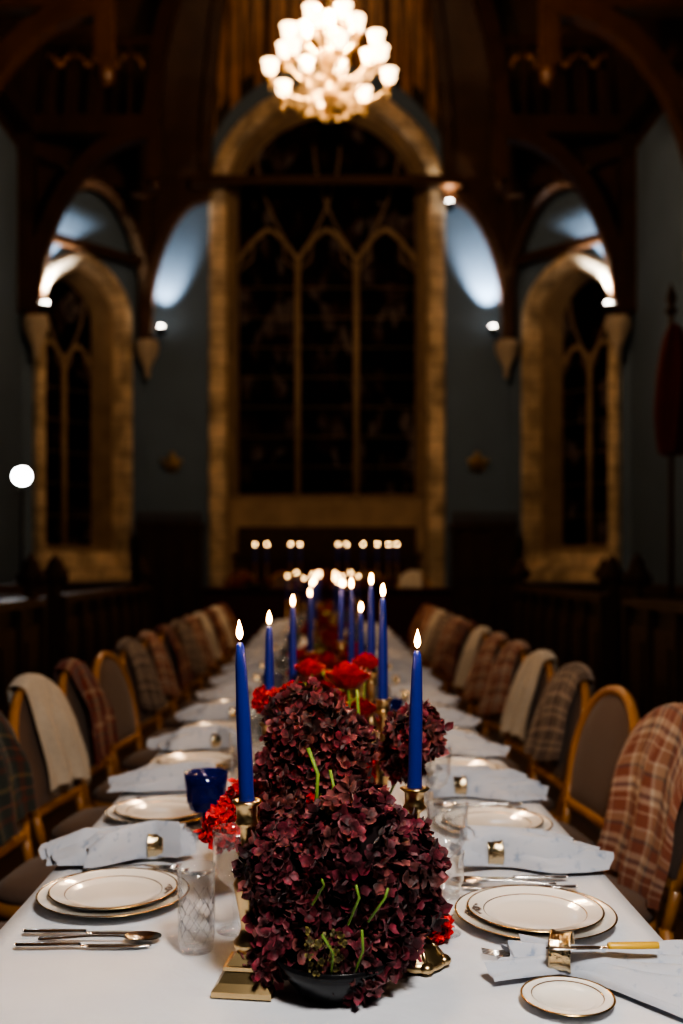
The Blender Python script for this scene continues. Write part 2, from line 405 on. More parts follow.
frC=Frame((-CX,D),(CX,D)); frL=Frame((-SX,SY),(-CX,D)); frR=Frame((CX,D),(SX,SY))
wall_open('wall_north',frC,10.9,2.12,0.35,7.95,2.15,0.10)
window('window_1',frC,2.12,1.62,0.35,7.95,2.15,0.10,2.7,3,6.95,-0.45,.28)
wall_open('wall_northwest',frL,8.6,0.98,1.1,5.7,1.0,0.25,-.08)
window('window_2',frL,0.98,0.58,1.1,5.7,1.0,0.25,1.75,2,4.9,-0.58,.16,-.08)
wall_open('wall_northeast',frR,8.6,0.98,1.1,5.7,1.0,0.25,.08)
window('window_3',frR,0.98,0.58,1.1,5.7,1.0,0.25,1.75,2,4.9,-0.58,.16,.08)
def rect_wall(name,a,b,H):
    mb=MB(['blue']); d=Vector((b[0]-a[0],b[1]-a[1],0)).normalized(); n=Vector((d.y,-d.x,0))
    if n.dot(Vector((0,8,0))-Vector((*a,0)))>0: n=-n
    A=Vector((*a,0));B=Vector((*b,0)); up=Vector((0,0,H)); t=n*0.2
    mb.add([A,B,B+up,A+up,A+t,B+t,B+up+t,A+up+t],[(0,1,2,3),(5,4,7,6),(3,2,6,7),(0,3,7,4),(1,5,6,2),(0,4,5,1)],0,False)
    place(mb.mesh(name),name)
rect_wall('wall_west',(-SX,BY),(-SX,SY),8.6); rect_wall('wall_east',(SX,BY),(SX,SY),8.6); rect_wall('wall_south',(-SX,BY),(SX,BY),14)
mb=MB(['floor']); 
poly=[(-SX,BY),(SX,BY),(SX,SY),(CX,D),(-CX,D),(-SX,SY)]
mb.add([(x,y,0) for x,y in poly]+[(x,y,-0.1) for x,y in poly],[tuple(range(6)),tuple(reversed(range(6,12)))]+[(i,i+6,(i+1)%6+6,(i+1)%6) for i in range(6)],0,False)
place(mb.mesh('floor'),'floor')
AP=Vector((0,13.0,14.0))
def vp(bx,by,z0,t):
    a=t*PI/2; c=math.cos(a); return Vector((AP.x+(bx-AP.x)*c,AP.y+(by-AP.y)*c,z0+(AP.z-z0)*math.sin(a)))
def z0c(u):
    s=min(1,abs(u)/2.3); return 8.0+2.40*math.sqrt(max(0,1-s*s))
mb=MB(['boards','timber'])
def sector(a,b,zf,n=16,mi=0):
    mb.grid(lambda u,v: vp(a[0]+(b[0]-a[0])*u,a[1]+(b[1]-a[1])*u,zf(u),v),n,14,mi)
sector((-SX,13),(-SX,SY),lambda u:8.0,6,1); sector((-SX,SY),(-CX,D),lambda u:8.0,6,1)  # sides in dark timber, centre in lighter boards: chandelier glow put into the colour
sector((-CX,D),(-2.2,D),lambda u:8.0,4,1); sector((-2.2,D),(2.2,D),lambda u:z0c(-2.2+4.4*u),24,0); sector((2.2,D),(CX,D),lambda u:8.0,4,1)
sector((CX,D),(SX,SY),lambda u:8.0,6,1); sector((SX,SY),(SX,13),lambda u:8.0,6,1)
for sg in (-1,1):
    mb.grid(lambda u,v:(sg*SX*math.cos(v*PI/2),13-(13-BY)*u,8+6*math.sin(v*PI/2)),8,14,0)
place(mb.mesh('ceiling'),'ceiling')
mb=MB(['timber'])
for k in range(1,12):
    x=-2.2+4.4*k/12
    mb.tube([vp(x,D,z0c(x),t/12)-Vector((0,0.03,0.03)) for t in range(13)],0.015 if k%3 else 0.045,6,0)
place(mb.mesh('ceiling_battens'),'trim_1')
def ribcurve(pts,r,mb,flat=1): mb.tube(pts,r*1.2,4,0,ph=PI/4,smooth=False)
mb=MB(['timber','boards'])
for x,y,r in ((-2.2,D,.11),(2.2,D,.11),(-CX,D,.14),(CX,D,.14),(-SX,SY,.16),(SX,SY,.16)):
    ribcurve([vp(x,y,8.0,t/14)*0.985+Vector((0,0.1,0.0)) for t in range(15)],r,mb)
for sg in (-1,1):
    c=[]
    for i in range(11):
        a=i/10*PI/2; c.append((sg*(3.2-1.02*(1-math.cos(a))),5.35+2.55*math.sin(a)))
    ribcurve([(x,D-0.28,z) for x,z in c],0.10,mb)
    for i in range(10):
        (x0,za),(x1,zb)=c[i],c[i+1]
        mb.add([(x0,D-0.2,za),(x1,D-0.2,zb),(x1,D-0.2,8.3),(x0,D-0.2,8.3)],[(0,1,2,3)],0,False)  # spandrel infill in dark timber, its shade put into the colour
    mb.box((sg*3.22,D-0.2,6.8),(0.22,0.22,3.0))
mb.box((0,D-0.45,8.12),(4.75,0.2,0.16))
for fr in (frL,frR):
    h=fr.L/2-0.08
    ap=[(h*math.cos(PI-PI*i/16),5.35+2.5*(math.sin(PI*i/16)**0.9)) for i in range(17)]
    mb.tube([fr.p(u,z,0.2) for u,z in ap],0.12,4,0,ph=PI/4,smooth=False)
    for (u0,a),(u1,b) in zip(ap,ap[1:]):
        mb.add([fr.p(u0,a,0.12),fr.p(u1,b,0.12),fr.p(u1,8.3,0.12),fr.p(u0,8.3,0.12)],[(0,1,2,3)],0,False)
    mb.tube([fr.p(-h-.1,6.72,0.22),fr.p(h+.1,6.72,0.22)],0.10,4,0,ph=PI/4,smooth=False)
    mb.tube([fr.p(-h-.1,8.0,0.22),fr.p(h+.1,8.0,0.22)],0.16,4,0,ph=PI/4,smooth=False)
for Y in (SY-0.1,12.4,8.6,4.8,1.0):
    for sg in (-1,1):
        mb.box((sg*(SX-0.12),Y,6.9),(0.24,0.3,3.0))
        mb.tube([(sg*(4.7-1.9*(1-math.cos(i/10*PI/2))),Y,5.4+2.9*math.sin(i/10*PI/2)) for i in range(11)],0.17,4,0,ph=PI/4,smooth=False)
        mb.box((sg*3.8,Y,8.4),(2.2,0.26,0.3))
        mb.box((sg*2.75,Y,8.0),(0.22,0.22,0.9)); mb.lathe([(0.0,-.3),(.1,-.22),(.13,-.1),(.06,0),(.14,.05)],10,(sg*2.75,Y,7.6))
        mb.tube([(sg*2.8*math.cos(i/12*PI/2),Y,8.5+4.2*math.sin(i/12*PI/2)) for i in range(13)],0.17,4,0,ph=PI/4,smooth=False)
        for k in range(4):
            x=4.5-k*0.45; mb.box((sg*x,Y,9.1),(0.07,0.1,1.2))
            mb.tube([(sg*x-.2*math.cos(q*PI/6),Y,9.35+.2*math.sin(q*PI/6)) for q in range(7)],.035,5,1)
        mb.box((sg*3.75,Y,9.75),(2.1,0.14,0.16))
for sg in (-1,1):
    for z,x in ((8.35,4.75),(10.9,4.1)):
        mb.box((sg*x,6,z),(0.2,20,0.25))
place(mb.mesh('roof_truss'),'roof_truss')
mb=MB(['corbel'])
mb.lathe([(0.0,-.62),(.04,-.6),(.06,-.5),(.05,-.45),(.10,-.36),(.16,-.22),(.16,-.18),(.20,-.12),(.215,-.02),(.19,0.02),(.19,.06),(0,.06)],20)
for k in range(8):
    a=k*PI/4; mb.ball((.155*math.cos(a),.155*math.sin(a),-.16),(.04,.04,.07),8)
cm=mb.mesh('corbel')
ups=[(-3.18,D-.3),(3.18,D-.3),(-4.66,SY-.1),(4.66,SY-.1)]
for Y in (12.4,8.6,4.8,1.0): ups+= [(-4.66,Y),(4.66,Y)]
for x,y in ups: place(cm,'stone_corbel',(x,y,5.3))
mb=MB(['black','uplamp'])
mb.lathe([(.0,0),(.05,0),(.07,.05),(.08,.14),(.065,.15)],14); mb.ball((0,0,.15),(.06,.06,.035),12,1)
um=mb.mesh('uplight')
for (x,y,tx,ty,tz,e) in ((-2.92,D-.42,-2.85,D+.25,7.6,430),(2.92,D-.42,2.8,D+.25,7.6,820),(-4.50,SY-.1,-4.62,SY+.60,7.1,1100),(4.50,SY-.1,4.62,SY+.60,7.1,1100)):
    place(um,'uplight',(x,y,5.42))
    lamp('uplight_beam','SPOT',(x,y,5.66),e*.55,(0.88,0.94,1.0),0.05,(tx,ty,tz),math.radians(58))
place(um,'uplight',(2.15,D-.42,7.62)); lamp('uplight_beam','SPOT',(2.15,D-.45,7.85),40,(1,.9,.75),.05,(2.2,D-.2,9),math.radians(90))
mb=MB(['brass'])
mb.lathe([(0,0),(.13,.0),(.15,.02),(.12,.04),(.06,.05),(.05,.07),(0,.09)],18,X=Matrix.Rotation(PI/2,4,'X'))
for sg in (-1,1):
    mb.tube([(0,-.06,-.02),(sg*.1,-.12,-.08),(sg*.16,-.12,0.02)],.012,6); mb.lathe([(.03,0),(.035,.03),(.02,.07)],10,(sg*.16,-.12,.02))
mb.ball((0,-.03,.16),(.06,.03,.07),10)
sm=mb.mesh('wall_sconce')
for x in (-2.78,2.70): place(sm,'wall_sconce',(x,D-.01,3.2))

# ------------------------------------------------------------ back furniture
mb=MB(['oak'])
mb.box((0,0,1.0),(1.05,.5,2.0)); mb.box((0,0,2.05),(1.12,.6,.1)); mb.box((0,0,.06),(1.1,.58,.12))
for i in range(3):
    for z in (0.55,1.45):
        x=-.34+.34*i; mb.box((x,-.27,z),(.26,.03,.7)); mb.box((x,-.285,z),(.17,.03,.55))
for i in range(4): mb.box((-.51+.34*i,-.28,1.0),(.05,.06,1.9))
for i in range(9): mb.lathe([(.04,0),(.05,.05),(.02,.1),(.045,.15),(0,.22)],8,(-.5+.125*i,-.2,2.1))
pmesh=mb.mesh('panelled_cabinet')
for x in (-2.72,2.72): place(pmesh,'panelled_cabinet',(x,D-.55,0))
mb=MB(['oak','redcloth'])
mb.box((0,0,.6),(3.0,.7,1.2),0); mb.box((0,0,1.23),(3.2,.8,.06),0); mb.box((0,-.36,.6),(2.6,.03,1.1),1)
for i in range(7): mb.box((-1.5+.5*i,-.37,.6),(.06,.06,1.2))
mb.box((0,.25,1.5),(3.1,.1,.5),0)
for i in range(6): mb.box((-1.25+.5*i,.19,1.5),(.36,.03,.35),0)
place(mb.mesh('altar'),'altar',(0,D-.85,0.30))
mb=MB(['floor']); mb.box((0,15.2,.15),(4.2,4.0,.3)); mb.box((0,13.0,.075),(4.2,.4,.15)); bevel(place(mb.mesh('dais'),'dais'),.01)
def stall(L):
    mb=MB(['oak'])
    mb.box((0,0,.55),(.06,L,1.1)); mb.box((-.03,0,1.13),(.22,L+.06,.06)); mb.box((0,0,.06),(.14,L,.12))
    n=int(L/.5)
    for i in range(n):
        y=-L/2+L*(i+.5)/n
        mb.box((.04,y,.62),(.03,L/n*.72,.72)); mb.box((.06,y,.62),(.02,L/n*.5,.52))
    for i in range(n+1):
        mb.box((.05,-L/2+L*i/n,.58),(.06,.05,1.06))
    mb.box((-.75,0,.45),(.45,L,.05)); mb.box((-1.0,0,.7),(.06,L,1.0)); mb.box((-.75,0,.22),(.05,L,.42))
    for y in (-L/2,L/2):
        mb.box((-.45,y,.58),(.95,.07,1.16)) 
        for xx in (-.02,-.95):
            mb.lathe([(.035,0),(.05,.03),(.03,.06),(.07,.12),(.085,.18),(.05,.23),(.055,.25),(.02,.3),(0,.33)],10,(xx,y,1.15))
            for q in(-1,1): mb.ball((xx+q*.07,y,1.29),(.04,.03,.05),8)
    return mb.mesh('choir_stall')
s1=stall(3.6)
for y in (5.2,9.4):
    place(s1,'choir_stall',(-2.05,y,0)); place(s1,'choir_stall',(2.15,y,0),(0,0,PI))
mb=MB(['oak','flag','gold'])
mb.lathe([(.2,0),(.22,.03),(.15,.08),(.04,.12)],16,capb=True); mb.tube([(0,0,.1),(0.0,0,3.25)],.02,8)
mb.lathe([(.02,0),(.05,.03),(.02,.06),(.04,.12),(0,.24)],10,(0,0,3.22),0)
def ff(u,v):
    w=.03+.10*math.sin(v*2.6)**.7 if v>0 else .03
    a=u*2*PI; r=w*(1+.35*math.cos(5*a+v*3)); return (.02+r*math.cos(a)*.9,r*math.sin(a)*.8,3.15-.95*v)
mb.grid(ff,40,16,1)
place(mb.mesh('furled_flag'),'furled_flag',(2.52,7.32,0))
mb=MB(['black','whitelamp'])
for k in range(3):
    a=k*2*PI/3+.3; mb.tube([(0,0,.5),(.4*math.cos(a),.4*math.sin(a),.0)],.012,6)
mb.tube([(0,0,.3),(0,0,2.3)],.018,8)
X=Matrix.Translation((0,0,2.45))@Matrix.Rotation(math.radians(80),4,'X')
mb.lathe([(.05,-.14),(.08,-.1),(.11,0),(.12,.04),(.11,.04)],18,X=X,capb=True); mb.ball((0,0,.02),(.10,.10,.04),16,1,X)
place(mb.mesh('studio_flood_lamp'),'studio_flood_lamp',(-3.66,12.0,0),(0,0,math.radians(15)))
lamp('flood_light','SPOT',(-3.6,11.6,2.45),30,(.9,.95,1),.1,(0,4,0.8),math.radians(90))

# ------------------------------------------------------------ chandelier
mb=MB(['brass','bulb'])
mb.lathe([(0,-.42),(.03,-.40),(.04,-.36),(.02,-.32),(.05,-.26),(.09,-.18),(.09,-.12),(.05,-.05),(.03,0),(.04,.1),(.08,.2),(.05,.3),(.03,.4),(.05,.55),(.03,.65),(.02,.9)],16)
mb.tube([(0,0,.8),(0,0,7.2)],.014,6)
def arm(a,r,z0,z1,s=1):
    ca,sa=math.cos(a),math.sin(a); pts=[]
    for i in range(11):
        t=i/10; rr=.06+(r-.06)*t; zz=z0+(z1-z0)*t-.14*s*math.sin(t*PI)*(1-.3*t)
        pts.append((rr*ca,rr*sa,zz))
    mb.tube(pts,.012,6)
    mb.tube([((r*.55+.05*math.cos(q))*ca,(r*.55+.05*math.cos(q))*sa,z0-.1+.05*math.sin(q)) for q in [i*2*PI/9 for i in range(9)]],.008,5)
    c=(r*ca,r*sa,z1)
    mb.lathe([(.015,0),(.04,.02),(.045,.03),(.02,.05)],12,c)
    mb.lathe([(.025,.05),(.055,.075),(.070,.11),(.063,.14),(.072,.165),(.084,.178)],14,c,1)
    mb.ball((c[0],c[1],c[2]+.11),(.035,.035,.05),10,1)
    mb.tube([(c[0],c[1],c[2]),(c[0],c[1],c[2]-.06)],.01,5); mb.ball((c[0],c[1],c[2]-.08),(.012,.012,.03),6)
for k in range(8): arm(2*PI*k/8+.15,.60,-.12,-.02)
for k in range(8): arm(2*PI*k/8+.55,.47,.05,.25)
for k in range(5): arm(2*PI*k/5+.2,.27,.3,.46,.5)
for k in range(16):
    a=2*PI*k/16; mb.ball((.22*math.cos(a),.22*math.sin(a),-.25+.03*math.cos(3*a)),(.012,.012,.035),8,0)
place(mb.mesh('chandelier'),'chandelier',(0.03,10,6.22))
lamp('chandelier_light','POINT',(0.03,10,6.95),560,(1,.68,.41),.35)
lamp('chandelier_light','POINT',(0.03,10,5.9),45,(1,.66,.36),.35)

# ------------------------------------------------------------ table
TH=0.75; HW=0.565; Y0=1.0; Y1=11.0
mb=MB(['honey'])
mb.box((0,(Y0+Y1)/2,TH-.03),(2*HW-.03,Y1-Y0-.03,.04))
for y in [Y0+.2+i*1.6 for i in range(7)]:
    for sg in(-1,1): mb.lathe([(.03,0),(.035,.05),(.03,.3),(.045,.65),(.045,.70)],12,(sg*.32,y,0))
place(mb.mesh('dining_table'),'dining_table')
mb=MB(['cloth'])
def cl(u,v):
    y=Y0+(Y1-Y0)*v
    s=(u-.5)*2*1.36
    if abs(s)<=1:
        x=s*HW; z=TH+.0025*noise.noise(Vector((x*5,y*2.2,0)))
    else:
        sg=1 if s>0 else -1; e=abs(s)-1
        x=sg*(HW+.012+.03*e*2*math.sin(y*9+sg)+.02*e); z=TH-.004-e*HW*1.05
    return (x,y,z)
mb.grid(cl,68,260,0)
for yy in (Y0,Y1):
    sgn=-1 if yy==Y0 else 1
    mb.grid(lambda u,v:(-HW+2*HW*u,yy+sgn*(.004+.02*v*math.sin(u*30)),TH-.22*v),30,6,0)
place(mb.mesh('tablecloth'),'tablecloth')

# ------------------------------------------------------------ tableware meshes
def plate(r,fold=.62,h=.022,print_=True):
    mb=MB(['china','gold','crestink'])
    w=r*fold
    mb.lathe([(0,.004),(w*.9,.004),(w,.006),(w+.012,.011),(r-.008,h-.003),(r-.0035,h-.0005)],56)
    mb.lathe([(r-.0035,h-.0005),(r-.001,h+.0004),(r,h-.001)],56,mi=1)
    mb.lathe([(r,h-.001),(r-.01,h-.006),(w+.01,.004),(w*.75,.0),(w*.7,.0),(w*.68,.002),(0,.002)],56)
    mb.lathe([(w+.010,.0105),(w+.0115,.0113)],56,mi=1)
    if print_:
        rr=(w+r)/2+.004
        zz=.0115+(h-.0145)*((rr-w-.012)/(r-.02-w))+.0012
        for k in range(7):
            a=k*2*PI/7; mb.ball((0.008*math.cos(a),rr+.006*math.sin(a),zz+.0004),(.004,.003,.0006),8,2)
        for sg in(-1,1):
            mb.tube([(0,rr,zz+.0005),(sg*.012,rr+.004,zz+.0005),(sg*.022,rr-.002,zz)],.0009,5,2)
            mb.ball((sg*.024,rr-.003,zz),(.004,.003,.0006),8,2)
    return mb.mesh('plate')
charger=plate(.143,.60,.019); dinner=plate(.121,.66,.018); bread=plate(.068,.6,.012,False)
def profile_bar(mb,st,th,mi,X=None):
    vs=[];fs=[]
    for y,w,z in st:
        vs+=[(-w,y,z),(-w*.5,y,z+th),(w*.5,y,z+th),(w,y,z),(0,y,z-th*.4)]
    n=len(st)
    for i in range(n-1):
        for k in range(5):
            k2=(k+1)%5; fs.append((i*5+k,i*5+k2,(i+1)*5+k2,(i+1)*5+k))
    fs.append((0,1,2,3,4)); fs.append(tuple(reversed([(n-1)*5+k for k in range(5)])))
    mb.add(vs,fs,mi,True,X)
H=[(-.105,.002,.003),(-.103,.008,.003),(-.095,.0105,.003),(-.085,.009,.003),(-.07,.0065,.004),(-.05,.005,.005),(-.02,.0035,.007),(0.0,.003,.008)]
def knife():
    mb=MB(['silver']); 
    profile_bar(mb,[(-.115,.004,.004),(-.11,.008,.004),(-.08,.0085,.004),(-.04,.007,.004),(-.01,.006,.004),(-.005,.0045,.004)],.004,0)
    profile_bar(mb,[(-.005,.0045,.003),(.01,.009,.003),(.06,.0105,.003),(.09,.009,.003),(.108,.004,.003),(.112,.001,.003)],.0012,0)
    return mb.mesh('table_knife')
def fork():
    mb=MB(['silver']); profile_bar(mb,H+[(.02,.004,.009),(.035,.009,.008),(.045,.0125,.006),(.055,.013,.005)],.002,0)
    for k in range(4):
        x=-.0105+.007*k; mb.tube([(x,.053,.005),(x,.075,.004),(x*.95,.1,.009)],[.0022,.002,.001],6)
    return mb.mesh('table_fork')
def spoon():
    mb=MB(['silver']); profile_bar(mb,H+[(.03,.003,.008),(.045,.004,.007)],.002,0)
    def f(u,v):
        a=u*2*PI; rr=v; return (.0205*rr*math.cos(a),.073+.032*rr*math.sin(a),.0015+.0085*rr*rr)
    mb.grid(f,24,6); 
    def f2(u,v):
        a=u*2*PI; rr=v; return (.0209*rr*math.cos(a),.073+.0325*rr*math.sin(a),.0003+.0085*rr*rr)
    mb.grid(f2,24,6); return mb.mesh('table_spoon')
KN,FK,SP=knife(),fork(),spoon()
def butterknife():
    mb=MB(['silver','bone'])
    profile_bar(mb,[(-.075,.004,.004),(-.073,.008,.004),(-.03,.0085,.004),(.0,.007,.004),(.004,.005,.004)],.007,1)
    profile_bar(mb,[(.004,.0045,.004),(.02,.008,.004),(.06,.0095,.004),(.085,.008,.004),(.1,.002,.004)],.0012,0)
    return mb.mesh('butter_knife')
BK=butterknife()
def napkin(seed,L=.24,short=.075,big=1.0,low=1.0):
    rr=random.Random(seed); mb=MB(['napkin'])
    ph=rr.random()*6
    for lay in range(4):
        sh=(lay-1.5)*.014*big; pl=rr.random()*6; ll=L*(1-.10*lay*rr.uniform(.6,1.3)); hz=(.016+.011*lay)*low
        amp=(.008+.004*rr.random())*(.4+.6*low); skew=rr.uniform(-.03,.03); fq=rr.uniform(4.5,6.5)
        def f(u,v):
            s=(v-.5)*2
            y=-ll+(ll+short*(1-.12*lay))*u
            d=abs(y)
            k=min(1,d/(L*.6)); k=k*k*(3-2*k)
            if y>0: k=min(1,d/short)*.8
            w=.021+(.042*big if y<0 else .026)*k+.007*math.sin(d*17+lay+ph)*k
            # rounded, softly puffed roll of linen with lengthwise folds radiating from the ring
            h=(hz+.014*low)*math.sqrt(max(0,1-s*s))+.012*(1-k)*(1-s*s)
            fold=amp*(.35+.8*k)*(math.sin(s*fq+pl+y*9)+.3*math.sin(s*fq*2.3+lay+y*5))*(1-abs(s)**3)
            end=1-.45*max(0,(d/ll-.75)/.25) if y<0 else 1
            z=.004+.002*lay+h*(1-.1*k)*end+fold+.005*k*noise.noise(Vector((y*14,s*2.0,ph+lay)))
            if y>0: z+=.012*k*low
            return (s*w+sh*k+.012*math.sin(y*8+ph)*k+skew*k, y+(.014*math.sin(s*3.5+pl))*k, max(.002+.0015*lay,z))
        mb.grid(f,48,30)
    return mb.mesh('napkin')
naps=[napkin(i) for i in range(4)]
bignap=napkin(9,.34,.10,1.5,.32)
mb=MB(['ring'])
RX=Matrix.Translation((0,0,.031))@Matrix.Rotation(PI/2,4,'X')
mb.lathe([(.0285,-.015),(.0325,-.017),(.0325,-.014),(.0305,-.009),(.0305,.009),(.0325,.014),(.0325,.017),(.0285,.015),(.028,0),(.0285,-.015)],28,X=RX)
RING=mb.mesh('napkin_ring')
def winegl(h=.178,rb=.040):
    mb=MB(['glass'])
    st=h*.42
    out=[(0,0.0),(.033,.0),(.034,.002),(.02,.004),(.007,.009),(.0045,.02),(.0045,st*.5),(.007,st*.55),(.0045,st*.62),(.005,st-.005),(.012,st+.002),(rb*.75,st+.018),(rb,st+.045),(rb*.97,h-.02),(rb*1.03,h)]
    inn=[(rb*1.03-.0012,h),(rb*.97-.0015,h-.02),(rb-.0018,st+.045),(rb*.75-.002,st+.02),(.01,st+.006),(0,st+.005)]
    mb.lathe(out+inn,36)
    return mb.mesh('wine_glass')
WG=winegl(); 
def goblet():
    mb=MB(['cobalt'])
    mb.lathe([(0,0),(.032,0),(.033,.003),(.012,.009),(.008,.02),(.012,.03),(.008,.04),(.014,.05)],24)
    mb.lathe([(.014,.05),(.038,.062),(.047,.085),(.048,.12)],14,smooth=False)
    mb.lathe([(.048,.12),(.052,.148),(.050,.148),(.046,.12),(.045,.085),(.036,.066),(.0,.056)],28)
    return mb.mesh('blue_goblet')
BG=goblet()
def tumbler():
    mb=MB(['etched','glass'])
    seg=32
    prof=[(0,0),(.026,0),(.028,.003),(.0295,.05),(.0305,.10),(.033,.14),(.0315,.14),(.029,.10),(.0275,.05),(.025,.012),(0,.010)]
    mb.lathe(prof,seg,mi=0)
    for k in range(8):
        a=k*PI/4
        for z,s in ((.03,1),(.055,1),(.08,1)):
            for q in (-1,1):
                mb.tube([(.0292*math.cos(a-q*.3),.0292*math.sin(a-q*.3),z-.014),(.0302*math.cos(a),.0302*math.sin(a),z),(.0305*math.cos(a+q*.3),.0305*math.sin(a+q*.3),z+.014)],.0011,5,1)
    return mb.mesh('cut_glass_tumbler')
TB=tumbler()

def setting(side,X,Y,idx,full=True,napoff=None):
    T=Matrix.Translation((X,Y,TH+.003))@Matrix.Rotation(-PI/2 if side<0 else PI/2,4,'Z')
    rz=-PI/2 if side<0 else PI/2
    def pl(me,name,x,y,z=0,r=0,sc=1):
        p=T@Vector((x,y,z)); return place(me,name,p,(0,0,rz+r),sc)
    pl(charger,'charger_plate',0,0); pl(dinner,'dinner_plate',0.0,0,.0075)
    pl(KN,'table_knife',.175,-.005,0,R.uniform(-.03,.03)); pl(SP,'table_spoon',.205,.02,0,R.uniform(-.03,.03)); pl(KN,'table_knife',.235,-.0,0,R.uniform(-.03,.03))
    pl(FK,'table_fork',-.165,.02,0,R.uniform(-.04,.04)); pl(FK,'table_fork',-.192,.0,0,R.uniform(-.04,.04))
    nx,ny,nr,nme=napoff or (-.29,.04,R.uniform(-.15,.15),naps[idx%4])
    pl(nme,'napkin',nx,ny,.001,nr); pl(RING,'napkin_ring',nx,ny,.001,nr)
    if full:
        pl(WG,'wine_glass',.10+R.uniform(-.02,.02),.20); pl(TB,'cut_glass_tumbler',.215,.16)
        if idx%4==1: pl(BG,'blue_goblet',-.04,.175)
        else: pl(WG,'wine_glass',-.03,.18,0,0,.9)
Ls=[1.90+.63*i for i in range(14)]; Rs=[1.79+.625*i for i in range(14)]
setting(-1,-.405,Ls[0],0,False,(-.27,.035,.08,naps[0]))
setting(1,.372,Rs[0],1,False,(-.225,.005,-.34,bignap))
for i,y in enumerate(Ls[1:]): setting(-1,-.415,y,i+2,i>0)
for i,y in enumerate(Rs[1:]): setting(1,.40,y,i+3,i>0,(-.30,.05,.10,naps[2]) if i==0 else None)
zt=TH+.003
place(TB,'cut_glass_tumbler',(-.216,1.655,zt)); place(WG,'wine_glass',(-.160,1.745,zt)); place(BG,'blue_goblet',(-.285,2.36,zt)); place(WG,'wine_glass',(-.20,2.52,zt))
place(WG,'wine_glass',(.232,1.93,zt)); place(WG,'wine_glass',(.205,1.73,zt),(0,0,0),.8); place(WG,'wine_glass',(.27,2.50,zt)); place(TB,'cut_glass_tumbler',(.24,2.62,zt))
place(bread,'bread_plate',(.350,1.455,zt)); place(BK,'butter_knife',(.435,1.535,zt+.046),(0,0,PI/2+.03))
place(FK,'table_fork',(-.33,2.04,zt),(0,0,-PI/2+.1))

# ------------------------------------------------------------ candlesticks
def stick_square(h):
    mb=MB(['brass'])
    for z0,z1,a,b in ((0,.008,.045,.045),(.008,.018,.045,.036),(.018,.034,.036,.027),(.034,.04,.030,.030),(.04,.055,.026,.014)):
        mb.lathe([(a*1.414,z0),(b*1.414,z1)],4,ph=PI/4,smooth=False,capb=(z0==0),capt=True)
    prof=[(.012,.05),(.019,.06),(.021,.068),(.012,.078),(.009,.09),(.012,.11),(.018,h*.5),(.021,h*.56),(.012,h*.62),(.0085,h*.68),(.015,h*.72),(.009,h*.76),(.010,h-.04),(.018,h-.032),(.0155,h-.028),(.0165,h-.008),(.023,h),(.022,h+.002),(.0125,h+.002),(.0125,h-.01),(0,h-.01)]
    mb.lathe(prof,24)
    return mb.mesh('brass_candlestick')
def stick_round(h):
    mb=MB(['brass'])
    mb.lathe([(.05,.004),(.052,.008),(.047,.016),(.038,.02),(.034,.03),(.018,.038),(.012,.05),(.017,.06),(.010,.075),(.009,.1),(.016,h*.45),(.02,h*.5),(.010,h*.57),(.013,h*.64),(.008,h*.7),(.009,h-.04),(.019,h-.03),(.015,h-.025),(.016,h-.006),(.024,h),(.0125,h+.002),(.0125,h-.01),(0,h-.01)],26)
    for k in range(6):
        a=k*PI/3; mb.ball((.046*math.cos(a),.046*math.sin(a),.009),(.013,.013,.009),10)
        mb.tube([(.05*math.cos(a),.05*math.sin(a),.006),(.036*math.cos(a),.036*math.sin(a),.026),(.018*math.cos(a),.018*math.sin(a),.042)],.004,6)
    return mb.mesh('brass_candlestick')
def candle(L):
    mb=MB(['wax','wick','flame'])
    mb.lathe([(.0115,-.008),(.0118,0),(.0115,.02),(.0108,L*.5),(.0085,L*.85),(.0065,L-.006),(.004,L),(0,L-.001)],18)
    mb.tube([(0,0,L-.001),(.001,0,L+.008)],.0009,5,1)
    mb.lathe([(0,.003),(.0034,.006),(.0052,.012),(.0045,.019),(.002,.027),(0,.034)],12,(0,0,L+.001),2)
    return mb.mesh('taper_candle')
cands=[(-.121,1.512,.272,.245,0,-.045),(.140,1.60,.285,.225,1,.02),(-.130,2.25,.29,.225,0,0),(-.095,2.78,.28,.24,1,0),
       (.132,2.36,.31,.245,1,.0),(.123,2.78,.34,.24,0,0),(.078,3.2,.31,.24,1,0),(.112,3.3,.28,.21,0,0)]
y=4.4
k=0
while y<10.4:
    for sg in (-1,1): cands.append((sg*R.uniform(.05,.11),y+R.uniform(-.12,.12),R.uniform(.24,.30),.24,k%2,R.uniform(-.015,.015))); k+=1
    y+=1.0 if y<7.5 else .6
for x,yy,hh in ((-.42,10.6,.26),(-.33,10.75,.30),(-.24,10.5,.24),(-.16,10.8,.28),(.17,10.7,.26),(.25,10.55,.30),(.34,10.8,.26)): cands.append((x,yy,hh,.24,1,0))
cache={}
for i,(x,y,h,L,kind,lean) in enumerate(cands):
    h=round(h*50)/50; L=round(L*50)/50
    if ('s',kind,h) not in cache: cache[('s',kind,h)]=(stick_round if kind else stick_square)(h)
    if ('c',L) not in cache: cache[('c',L)]=candle(L)
    s=place(cache[('s',kind,h)],'brass_candlestick',(x,y,zt),(0,0,R.uniform(-.2,.2) if i else -.12))
    c=place(cache[('c',L)],'taper_candle',(0,0,h),(0,lean,0),1,s)
    if i<8: lamp('candle_light','POINT',(x+math.sin(lean)*(L+.02),y,zt+h+L+.045),1.2,(1,.55,.22),.012)
    elif i%4==0: lamp('candle_light','POINT',(0,y,zt+h+L+.05),3.0,(1,.55,.22),.05)

